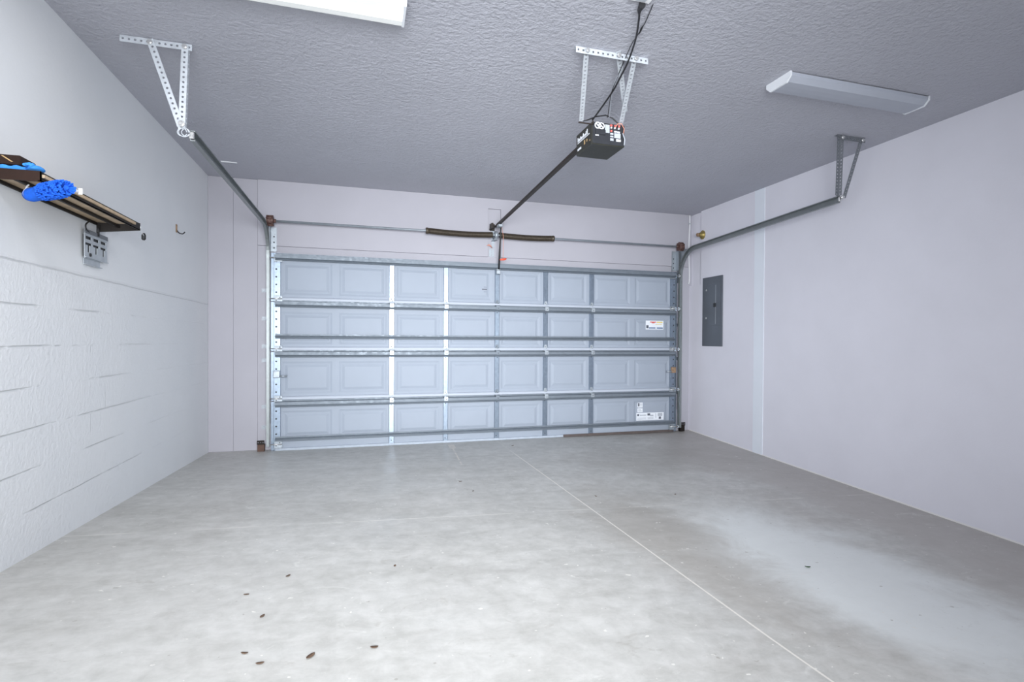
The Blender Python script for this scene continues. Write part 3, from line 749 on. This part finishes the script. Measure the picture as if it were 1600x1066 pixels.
# ------------------------------------------------------------------ FLUORESCENT LIGHTS
def fixture(x0, x1, y0, y1, lit, label):
    o = thing('ceiling_light', ((x0 + x1) / 2, (y0 + y1) / 2, HH), label, 'light', 'ceiling lights')
    zb = HH - .058
    mb = MB(); mb.bbox(x0 + .01, x1 - .01, y0 + .02, y1 - .02, HH - .02, HH - .001, .003); mb.build('base_pan', 'pan', o)
    d = .035
    mb = MB(); prof = [(y0, HH - .006), (y0 + .004, HH - .026), (y0 + d, zb + .003), (y0 + .085, zb), (y1 - .085, zb), (y1 - d, zb + .003), (y1 - .004, HH - .026), (y1, HH - .006)]
    n_ = len(prof)
    for x in (x0 + .012, x1 - .012):
        for y, z in prof: mb.v.append(V((x, y, z)))
    for i in range(n_ - 1):
        mb.cur = 0 if i == 3 else 1
        mb.face((i, i + 1, n_ + i + 1, n_ + i))
    mb.build('diffuser', ['lenslit', 'lensflank'] if lit else ['lensoff', 'lensoff'], o)
    for xa, xb in ((x0, x0 + .012), (x1 - .012, x1)):
        mb = MB(); pr = [(y0 - .003, HH - .001), (y0 - .003, HH - .028), (y0 + d, zb - .003), (y1 - d, zb - .003), (y1 + .003, HH - .028), (y1 + .003, HH - .001)]
        mb.sweep(pr, [(V((x, 0, 0)), V((0, 1, 0)), V((0, 0, 1))) for x in (xa, xb)]); mb.build('end_cap', 'pan', o)
    return o
fixture(-.10, 1.112, -3.80, -3.535, True, 'lit fluorescent ceiling light cut by the top edge')
fixture(3.462, 4.635, -3.715, -3.495, False, 'unlit fluorescent ceiling light with grey lens on the right')

# ------------------------------------------------------------------ ELECTRICAL PANEL
o = thing('electrical_panel', (XR, -.445, 1.58), 'dark grey flush electrical panel on the right wall', 'electrical panel')
ya, yb, za, zb = -.662, -.232, 1.142, 2.022
mb = MB(); mb.bbox(XR - .012, XR - .0005, ya, yb, za, zb, .003); mb.build('cover', 'panel', o)
mb = MB(); mb.bbox(XR - .016, XR - .0125, ya + .04, ya + .305, za + .26, zb - .09, .0015); d_ = mb.build('panel_door', 'panel', o)
mb = MB(); mb.box(XR - .019, XR - .0165, -.532, -.526, za + .28, zb - .11); mb.build('door_seam', 'panelline', d_)
mb = MB(); mb.bbox(XR - .026, XR - .0165, -.535, -.49, 1.635, 1.685, .003); mb.build('latch', 'black', d_)
for z in (1.86, 1.50):
    mb = MB(); mb.tube([(XR - .0125, -.322, z), (XR - .018, -.322, z)], .013, 10); mb.build('screw', 'bolt', o)

# ------------------------------------------------------------------ SMALL WALL FITTINGS
o = thing('brass_fitting', (XR, -.2, 2.6), 'small brass fitting on the right wall near the corner', 'wall fitting')
mb = MB(); mb.tube([(XR - .002 + .012, -.212, 2.59), (XR - .012, -.212, 2.59), (XR - .03, -.212, 2.59), (XR - .06, -.212, 2.588)], .04, 14, [.055, .058, .034, .022]); mb.build('flange', 'brass', o)
mb = MB(); mb.tube([(XR - .06, -.212, 2.588), (XR - .075, -.212, 2.586), (XR - .09, -.212, 2.584)], .02, 10, [.018, .026, .022]); mb.build('nozzle', 'rusty', o)
o = thing('white_cable', (5.10, WY - .042, 2.9), 'white cable hanging down the corner by the right door track', 'cable')
mb = MB(); mb.tube(smoothpts([(5.112, WY - .040, 2.898), (5.111, WY - .042, 2.75), (5.104, WY - .042, 2.6), (5.100, WY - .043, 2.4), (5.108, WY - .043, 2.2), (5.112, WY - .043, 2.06), (5.106, WY - .045, 1.995), (5.096, WY - .045, 1.975)]), .008, 8); mb.build('sheath', 'white', o)
mb = MB(); mb.box(5.094, 5.124, WY - .051, WY - .0305, 2.775, 2.790); mb.build('cable_clip', 'labelgrey', o)
o = thing('wall_hook', (XL, -.97, 2.15), 'small dark metal hook on the bare left wall', 'hook')
mb = MB(); mb.tube([(XL + .001, -.985, 2.185), (XL + .004, -.985, 2.185), (XL + .004, -.985, 2.12)], .006, 8); mb.bbox(XL + .0005, XL + .006, -1.0, -.97, 2.12, 2.19, .002); mb.build('back_plate', 'rusty', o)
mb = MB(); mb.tube(smoothpts([(XL + .004, -.985, 2.14), (XL + .02, -.98, 2.118), (XL + .045, -.97, 2.112), (XL + .062, -.965, 2.13)]), .005, 8); mb.build('hook_arm', 'black', o)
o = thing('ceiling_plate', (-.31, -.5, HH), 'small pale plate on the ceiling near the left corner', 'plate')
mb = MB(); mb.bbox(-.385, -.245, -.512, -.488, HH - .008, HH - .0005, .002); mb.build('plate', 'white', o)
for nm, xs, lab, wood in (('l', (-.145, -.075), 'black perforated angle at the foot of the left door track', True), ('r', (4.955, 5.02), 'small dark bracket at the foot of the right door track', False)):
    o = thing('floor_bracket', ((xs[0] + xs[1]) / 2, -.01, 0.003), lab, 'bracket')
    mb = MB(); xa, xb = xs
    mb.perf((xa, -.02, .102), (xb, -.02, .102), (0, 0, 1), .042, .022, .0065, .004); mb.perf((xa, .0, .081), (xb, .0, .081), (0, 1, 0), .04, .022, .0065, .004); mb.build('angle', 'blacksteel', o)
    mb = MB(); mb.bbox(xa + .002, xb, -.012, .05, .003, .079, .003); mb.build('foot_block', 'woodblock' if wood else 'blacksteel', o)

# ------------------------------------------------------------------ WALL SHELF
sx = -.43
sh = thing('wall_shelf', (XL, -3.2, 1.88), 'long black framed shelf with tan boards on the left wall', 'shelf')
yn, yf, z0 = -3.63, -2.46, 1.882
mb = MB(); mb.box(sx - .012, sx, yn, yf, z0, z0 + .004); mb.box(sx - .004, sx, yn, yf, z0, z0 + .042); mb.build('front_rail', 'blacksteel', sh)
mb = MB(); mb.box(XL + .002, XL + .013, yn, yf - .09, z0, z0 + .004); mb.box(XL + .002, XL + .006, yn, yf - .09, z0, z0 + .042); mb.build('back_rail', 'blacksteel', sh)
mb = MB(); mb.box(-.537, -.522, yn + .02, yf - .03, z0 + .001, z0 + .016); mb.build('middle_rail', 'blacksteel', sh)
for y in (yn, yf):
    mb = MB(); dy = 0 if y == yn else -.09; dz = .002 if y == yn else .040
    mb.obox([(XL + .002, y + dy, z0 - dz), (sx, y, z0 - .002), (XL + .002, y + dy + .005, z0 - dz), (sx, y + .005, z0 - .002), (XL + .002, y + dy, z0 + .044), (sx, y, z0 + .044), (XL + .002, y + dy + .005, z0 + .044), (sx, y + .005, z0 + .044)])
    mb.build('end_bar', 'blacksteel' if y == yf else 'darkwood', sh)
for xa, xb in ((XL + .026, -.543), (-.517, sx - .006)):
    mb = MB(); mb.box(xa - .018, xb + .016, yn + .008, yf - .10, z0 + .017, z0 + .031); mb.build('board', 'slat', sh)
mb = MB(); mb.tube([(sx - .01, yf + .004, z0 + .02), (sx - .01, yf + .018, z0 + .018)], .012, 10); mb.build('end_nut', 'white', sh)
mb = MB(); mb.tube([(sx - .012, yf + .01, z0 + .014), (sx - .030, yf + .13, z0 + .006), (sx - .045, yf + .22, z0 - .004)], .0028, 6); cd = mb.build('cap_cord', 'white', sh)
mb = MB(); mb.tube([(sx - .045, yf + .21, z0 + .016), (sx - .047, yf + .215, z0 + .002), (sx - .048, yf + .217, z0 - .022), (sx - .048, yf + .217, z0 - .03)], .012, 10, [.007, .013, .013, .007]); mb.build('rubber_cap', 'black', cd)

# things lying on the shelf
o = thing('dark_box', (-.56, -3.58, 1.94), 'dark brown box with two gold stripes at shelf near end', 'box')
ZT = z0 + .044
mb = MB(); mb.bbox(XL + .006, -.505, -3.625, -3.50, ZT + .020, ZT + .062, .003); b_ = mb.build('body', 'darkwood', o)
for dx in (0, .045):
    mb = MB(); mb.obox([(XL + .01 + dx, -3.6268, ZT + .056), (XL + .018 + dx, -3.6268, ZT + .056), (XL + .01 + dx, -3.6254, ZT + .056), (XL + .018 + dx, -3.6254, ZT + .056)] +
                       [(XL + .045 + dx, -3.6268, ZT + .032), (XL + .053 + dx, -3.6268, ZT + .032), (XL + .045 + dx, -3.6254, ZT + .032), (XL + .053 + dx, -3.6254, ZT + .032)]); mb.build('stripe', 'gold', b_)
def lumpy(name, cx, cy, cz, rx, ry, rz, mat, parent=None, amp=.12, seed=1, nu=26, nv=14):
    rnd = random.Random(seed); mb = MB(); mb.smooth = True
    ph = [(rnd.uniform(0, 6), rnd.randint(2, 5), rnd.randint(1, 4)) for _ in range(5)]
    for j in range(nv + 1):
        a = -PI / 2 + PI * j / nv
        for i in range(nu):
            b = 2 * PI * i / nu
            k = 1 + amp * sum(math.sin(p + q * b + r * a) for p, q, r in ph) / 2.2
            mb.v.append(V((cx + rx * k * math.cos(a) * math.cos(b), cy + ry * k * math.cos(a) * math.sin(b), cz + rz * math.sin(a) * (1 + .4 * amp * math.sin(ph[0][0] + 3 * b)))))
    for j in range(nv):
        for i in range(nu):
            k = (i + 1) % nu; mb.face((j * nu + i, j * nu + k, (j + 1) * nu + k, (j + 1) * nu + i))
    return mb.build(name, mat, parent)
o = thing('blue_cloth', (-.55, -3.58, ZT), 'folded blue cloth pressed flat under the dark box', 'cloth')
mb = MB(); mb.smooth = True
nx, ny = 14, 10
for kz in (0, 1):
    for j in range(ny + 1):
        for i in range(nx + 1):
            x = XL + .006 + .135 * i / nx; y = -3.63 + .13 * j / ny
            mb.v.append(V((x, y, ZT + .001 + kz * (.014 + .003 * math.sin(i * 1.3 + j)))))
S = (nx + 1) * (ny + 1)
for kz in (0, 1):
    for j in range(ny):
        for i in range(nx):
            a = kz * S + j * (nx + 1) + i; mb.face((a, a + 1, a + nx + 2, a + nx + 1))
for i in range(nx): mb.face((i, i + 1, S + i + 1, S + i)); a = ny * (nx + 1) + i; mb.face((a, a + 1, S + a + 1, S + a))
for j in range(ny): a = j * (nx + 1); mb.face((a, a + nx + 1, S + a + nx + 1, S + a)); a += nx; mb.face((a, a + nx + 1, S + a + nx + 1, S + a))
mb.build('cloth', 'lightblue', o)
o = thing('glove', (-.467, -3.585, ZT), 'crumpled bright blue glove on the shelf beside dark box', 'glove')
lumpy('palm', -.468, -3.59, ZT + .0165, .030, .045, .0155, 'lightblue', o, .16, 4)
for i, (dx, dz) in enumerate(((-.014, .018), (-.003, .021), (.008, .018))):
    mb = MB(); mb.tube([(-.468 + dx * .6, -3.60, ZT + dz), (-.468 + dx, -3.63, ZT + dz + .006), (-.466 + dx * 1.1, -3.652, ZT + dz)], .007, 8, [.008, .0085, .005]); mb.build('finger', 'lightblue', o)
# blue wash mitt hanging under the shelf
o = thing('wash_mitt', (-.4, -3.6, 1.80), 'blue shaggy microfibre wash mitt hanging under the wall shelf', 'wash mitt')
A0, A1 = V((-.512, -3.545, 1.836)), V((-.300, -3.720, 1.842))
def along(u): return A0 + (A1 - A0) * u
rad = [.026, .031, .031, .029, .028, .028, .028, .029, .028, .025, .019, .008]
mb = MB(); mb.tube([along(i / 11) - V((0, 0, .002 * math.sin(i))) for i in range(12)], .03, 16, rad); core = mb.build('mitt_body', 'blue', o)
mb = MB(); rnd = random.Random(3); T = (A1 - A0).normalized(); Aa = T.orthogonal().normalized(); Bb = T.cross(Aa)
for i in range(520):
    u = rnd.uniform(.36, .99); th = rnd.uniform(0, 2 * PI); r_ = rad[min(11, int(u * 11))] * .92
    c = along(u); n = Aa * math.cos(th) + Bb * math.sin(th); p0 = c + n * (r_ - .004); p1 = c + n * (r_ + .009) + T * .006; p2 = c + n * (r_ + .011) + T * .016
    mb.tube([p0, p1, p2], .004, 5, [.0042, .0046, .003])
mb.build('microfibre_pile', 'blue', core)['kind'] = 'stuff'
mb = MB(); mb.tube([A0 + T * -.004, A0 + T * .010, A0 + T * .016], .03, 16, [.022, .027, .030]); mb.build('cuff', 'white', o)
mb = MB(); mb.tube(smoothpts([A0 + V((0, 0, -.02)), A0 + V((-.02, .012, .0)), A0 + V((-.014, .012, .035)), A0 + V((.0, .0, .045))]), .0032, 6); mb.build('hanging_loop', 'white', o)
mb = MB(); E1 = A1 + V((.012, .06, .0)); mb.tube([A1 + V((-.02, .02, 0)), E1], .008, 8, [.010, .008]); mb.bbox(E1.x + .004, E1.x + .020, E1.y, E1.y + .006, E1.z - .012, E1.z + .016, .002); mb.build('handle_end', 'white', o)
# steel tool holder hanging on the wall by two hooks
o = thing('tool_holder', (XL + .012, -2.6, 1.63), 'steel tool holder plate with slots hooked below the shelf end', 'tool holder')
x1, x2 = XL + .014, XL + .018
mb = MB()
def slot_plate(ya, yb, za, zb, slots):
    """plate in the wall plane with rectangular slots cut through"""
    ys = sorted({ya, yb, *[s for q in slots for s in q[:2]]}); zs = sorted({za, zb, *[s for q in slots for s in q[2:]]})
    for i in range(len(ys) - 1):
        for j in range(len(zs) - 1):
            cy, cz = (ys[i] + ys[i + 1]) / 2, (zs[j] + zs[j + 1]) / 2
            if any(q[0] < cy < q[1] and q[2] < cz < q[3] for q in slots): continue
            mb.box(x1, x2, ys[i], ys[i + 1], zs[j], zs[j + 1])
sl = []
for yc in (-2.70, -2.60, -2.50):
    sl += [(yc - .038, yc + .036, 1.772, 1.79), (yc - .042, yc + .038, 1.738, 1.752), (yc - .011, yc + .012, 1.698, 1.738)]
slot_plate(-2.752, -2.448, 1.668, 1.80, sl)
mb.box(x1, x2 + .004, -2.752, -2.448, 1.80, 1.803); mb.box(x1, x2 + .008, -2.752, -2.448, 1.665, 1.668)
pl = mb.build('plate', 'toolsteel', o)
mb = MB(); mb.box(x1 - .006, x1 - .004, -2.748, -2.452, 1.672, 1.796); mb.build('slot_shade', 'black', pl)  # black sheet added to put shade into the slot openings
mb = MB(); mb.box(x2 - .006, x2 + .004, -2.752, -2.448, 1.8035, 1.828); mb.build('top_flange', 'perfdark', o)
mb = MB(); mb.tube([(x2 + .001, -2.685, 1.685), (x2 + .006, -2.685, 1.685)], .010, 10); mb.build('knob', 'black', pl)
mb = MB(); mb.box(x1 - .010, x1 - .007, -2.735, -2.52, 1.628, 1.664); mb.box(x1 - .010, x1 + .006, -2.735, -2.52, 1.625, 1.628); mb.box(x1 - .01, x1, -2.735, -2.52, 1.662, 1.6645); mb.build('lower_tray', 'toolsteel', o)
mb = MB(); mb.tube(smoothpts([(x2 + .003, -2.70, 1.815), (x2 + .006, -2.745, 1.825), (x2 + .006, -2.752, 1.85), (x2 + .005, -2.715, 1.873), (x2 + .005, -2.70, 1.880)]), .004, 8); mb.build('hook', 'black', o)
mb = MB(); mb.tube([(x2 + .003, -2.585, 1.81), (x2 + .005, -2.59, 1.845), (x2 + .005, -2.59, 1.880)], .008, 8); mb.build('hook', 'black', o)

# ------------------------------------------------------------------ LEAF LITTER ON THE FLOOR
leaves = [(3.266, -4.119, .030, 'leafgreen', 'dark green leaf lying right of the pale floor joint'),
          (1.691, -1.952, .028, 'leafbrown', 'brown leaf crumb mid floor nearest the paint drip'),
          (1.735, -2.288, .022, 'leafbrown', 'tiny brown crumb just in front of the mid floor leaf'),
          (2.643, -2.590, .024, 'leafbrown', 'brown leaf crumb close to the right of the floor joint'),
          (3.317, -2.632, .020, 'leafbrown', 'faint brown crumb on the dull patch of floor at right'),
          (2.548, -.399, .030, 'leafbrown', 'brown leaf crumb right in front of the door at the joint end'),
          (.581, -3.804, .026, 'leafbrown', 'dark curled leaf bit farthest back on the left floor'),
          (.439, -3.993, .020, 'leafbrown', 'dark crumb second back on the left floor'),
          (.535, -4.223, .028, 'leafbrown', 'flat brown leaf bit midway down the left floor'),
          (.523, -4.512, .022, 'leafbrown', 'small round dark crumb at lower left of the floor'),
          (.583, -4.591, .024, 'leafbrown', 'upright dark leaf bit at lower left, nearest the viewer'),
          (.738, -4.575, .040, 'leafbrown', 'thin brown twig like leaf bit at lower left'),
          (.949, -4.553, .026, 'leafbrown', 'brown leaf bit rightmost of the lower left litter'),
          (1.064, -3.754, .022, 'leafbrown', 'orange brown crumb alone in the left middle of the floor')]
rnd = random.Random(11)
for x, y, r, mt, lab in leaves:
    r *= .55
    mb = MB(); mb.smooth = True; a = rnd.uniform(0, 2 * PI); ca, sa = math.cos(a), math.sin(a); wd = rnd.uniform(.32, .5) * (.45 if r > .035 else 1); curl = rnd.uniform(.12, .28)
    n = 7
    for i in range(n):
        u = i / (n - 1) * 2 - 1; ww = wd * r * (1 - u * u) ** .7 + .0006
        for k, s_ in enumerate((-1, 0, 1)):
            px, py = r * u, ww * s_; pz = .0016 + curl * r * (u * u) + .25 * abs(s_) * ww
            mb.v.append(V((x + px * ca - py * sa, y + px * sa + py * ca, floor_z(x + px * ca, y + px * sa) + pz)))
    m3 = len(mb.v)
    mb.v += [p + V((0, 0, .0012)) for p in mb.v[:m3]]
    for base in (0, m3):
        for i in range(n - 1):
            for k in range(2): q = base + i * 3 + k; mb.face((q, q + 1, q + 4, q + 3))
    for i in range(n - 1):
        for k in (0, 2): q = i * 3 + k; mb.face((q, q + 3, m3 + q + 3, m3 + q))
    for i in (0, n - 1):
        for k in range(2): q = i * 3 + k; mb.face((q, q + 1, m3 + q + 1, m3 + q))
    o = mb.build('leaf', mt); tag(o, lab, 'leaf', 'leaf bits on the floor')

# ------------------------------------------------------------------ CAMERA
cam = bpy.data.cameras.new('camera'); co = bpy.data.objects.new('camera', cam); C.objects.link(co)
f_, sxp, syp, yaw, pit, rol = 891.00269, 48.30133, 9.33523, .30888, -.01121, .00606
fw = V((math.sin(yaw) * math.cos(pit), math.cos(yaw) * math.cos(pit), math.sin(pit)))
rt = V((math.cos(yaw), -math.sin(yaw), 0)); up = rt.cross(fw)
r2 = rt * math.cos(rol) + up * math.sin(rol); u2 = -rt * math.sin(rol) + up * math.cos(rol)
mat = Matrix((r2, u2, -fw)).transposed().to_4x4(); mat.translation = V((.90081, -6.67243, 1.20047)); co.matrix_world = mat
cam.sensor_width = 36; cam.lens = f_ / 1600 * 36; cam.shift_x = -sxp / 1600; cam.shift_y = syp / 1600; cam.clip_start = .05
sc.camera = co

# ------------------------------------------------------------------ LIGHT
w = bpy.data.worlds.new('world'); sc.world = w; w.use_nodes = True
w.node_tree.nodes['Background'].inputs[0].default_value = (.80, .90, 1, 1); w.node_tree.nodes['Background'].inputs[1].default_value = .15
def area(name, loc, rot, sx_, sy_, power, col):
    l = bpy.data.lights.new(name, 'AREA'); l.shape = 'RECTANGLE'; l.size = sx_; l.size_y = sy_; l.energy = power; l.color = col
    o = bpy.data.objects.new(name, l); C.objects.link(o); o.location = loc; o.rotation_euler = rot; return o
area('ceiling_lamp_or_fill', (.506, -3.667, HH - .066), (0, 0, 0), 1.15, .09, 7, (1, .98, .97))  # fluorescent tube of the lit fixture
area('ceiling_lamp_or_fill', (.7, -6.0, HH - .02), (0, 0, 0), 1.2, .3, 50, (.97, .975, 1))  # added overhead fill behind the camera, unseen, no fixture modelled
def day_fill(loc, rot, a, b, power, spread):  # unseen rear daylight, extended with added and aimed fill lights
    area('daylight_fill', loc, rot, a, b, power, (.93, .965, 1)).data.spread = math.radians(spread)
day_fill((.95, -7.6, 1.75), (PI / 2, 0, -.08), 2.5, 1.9, 52, 115)
day_fill((1.15, -7.55, 1.55), (PI / 2 - .08, 0, -.06), 1.7, 1.4, 56, 60)
day_fill((.8, -7.5, 1.55), (PI / 2, 0, -.38), 1.6, 1.4, 29, 60)  # added beam turned to brighten the far right wall

vs = sc.view_settings; vs.view_transform = 'Standard'; vs.look = 'None'; vs.gamma = 1; vs.use_curve_mapping = False; vs.exposure = 0.03
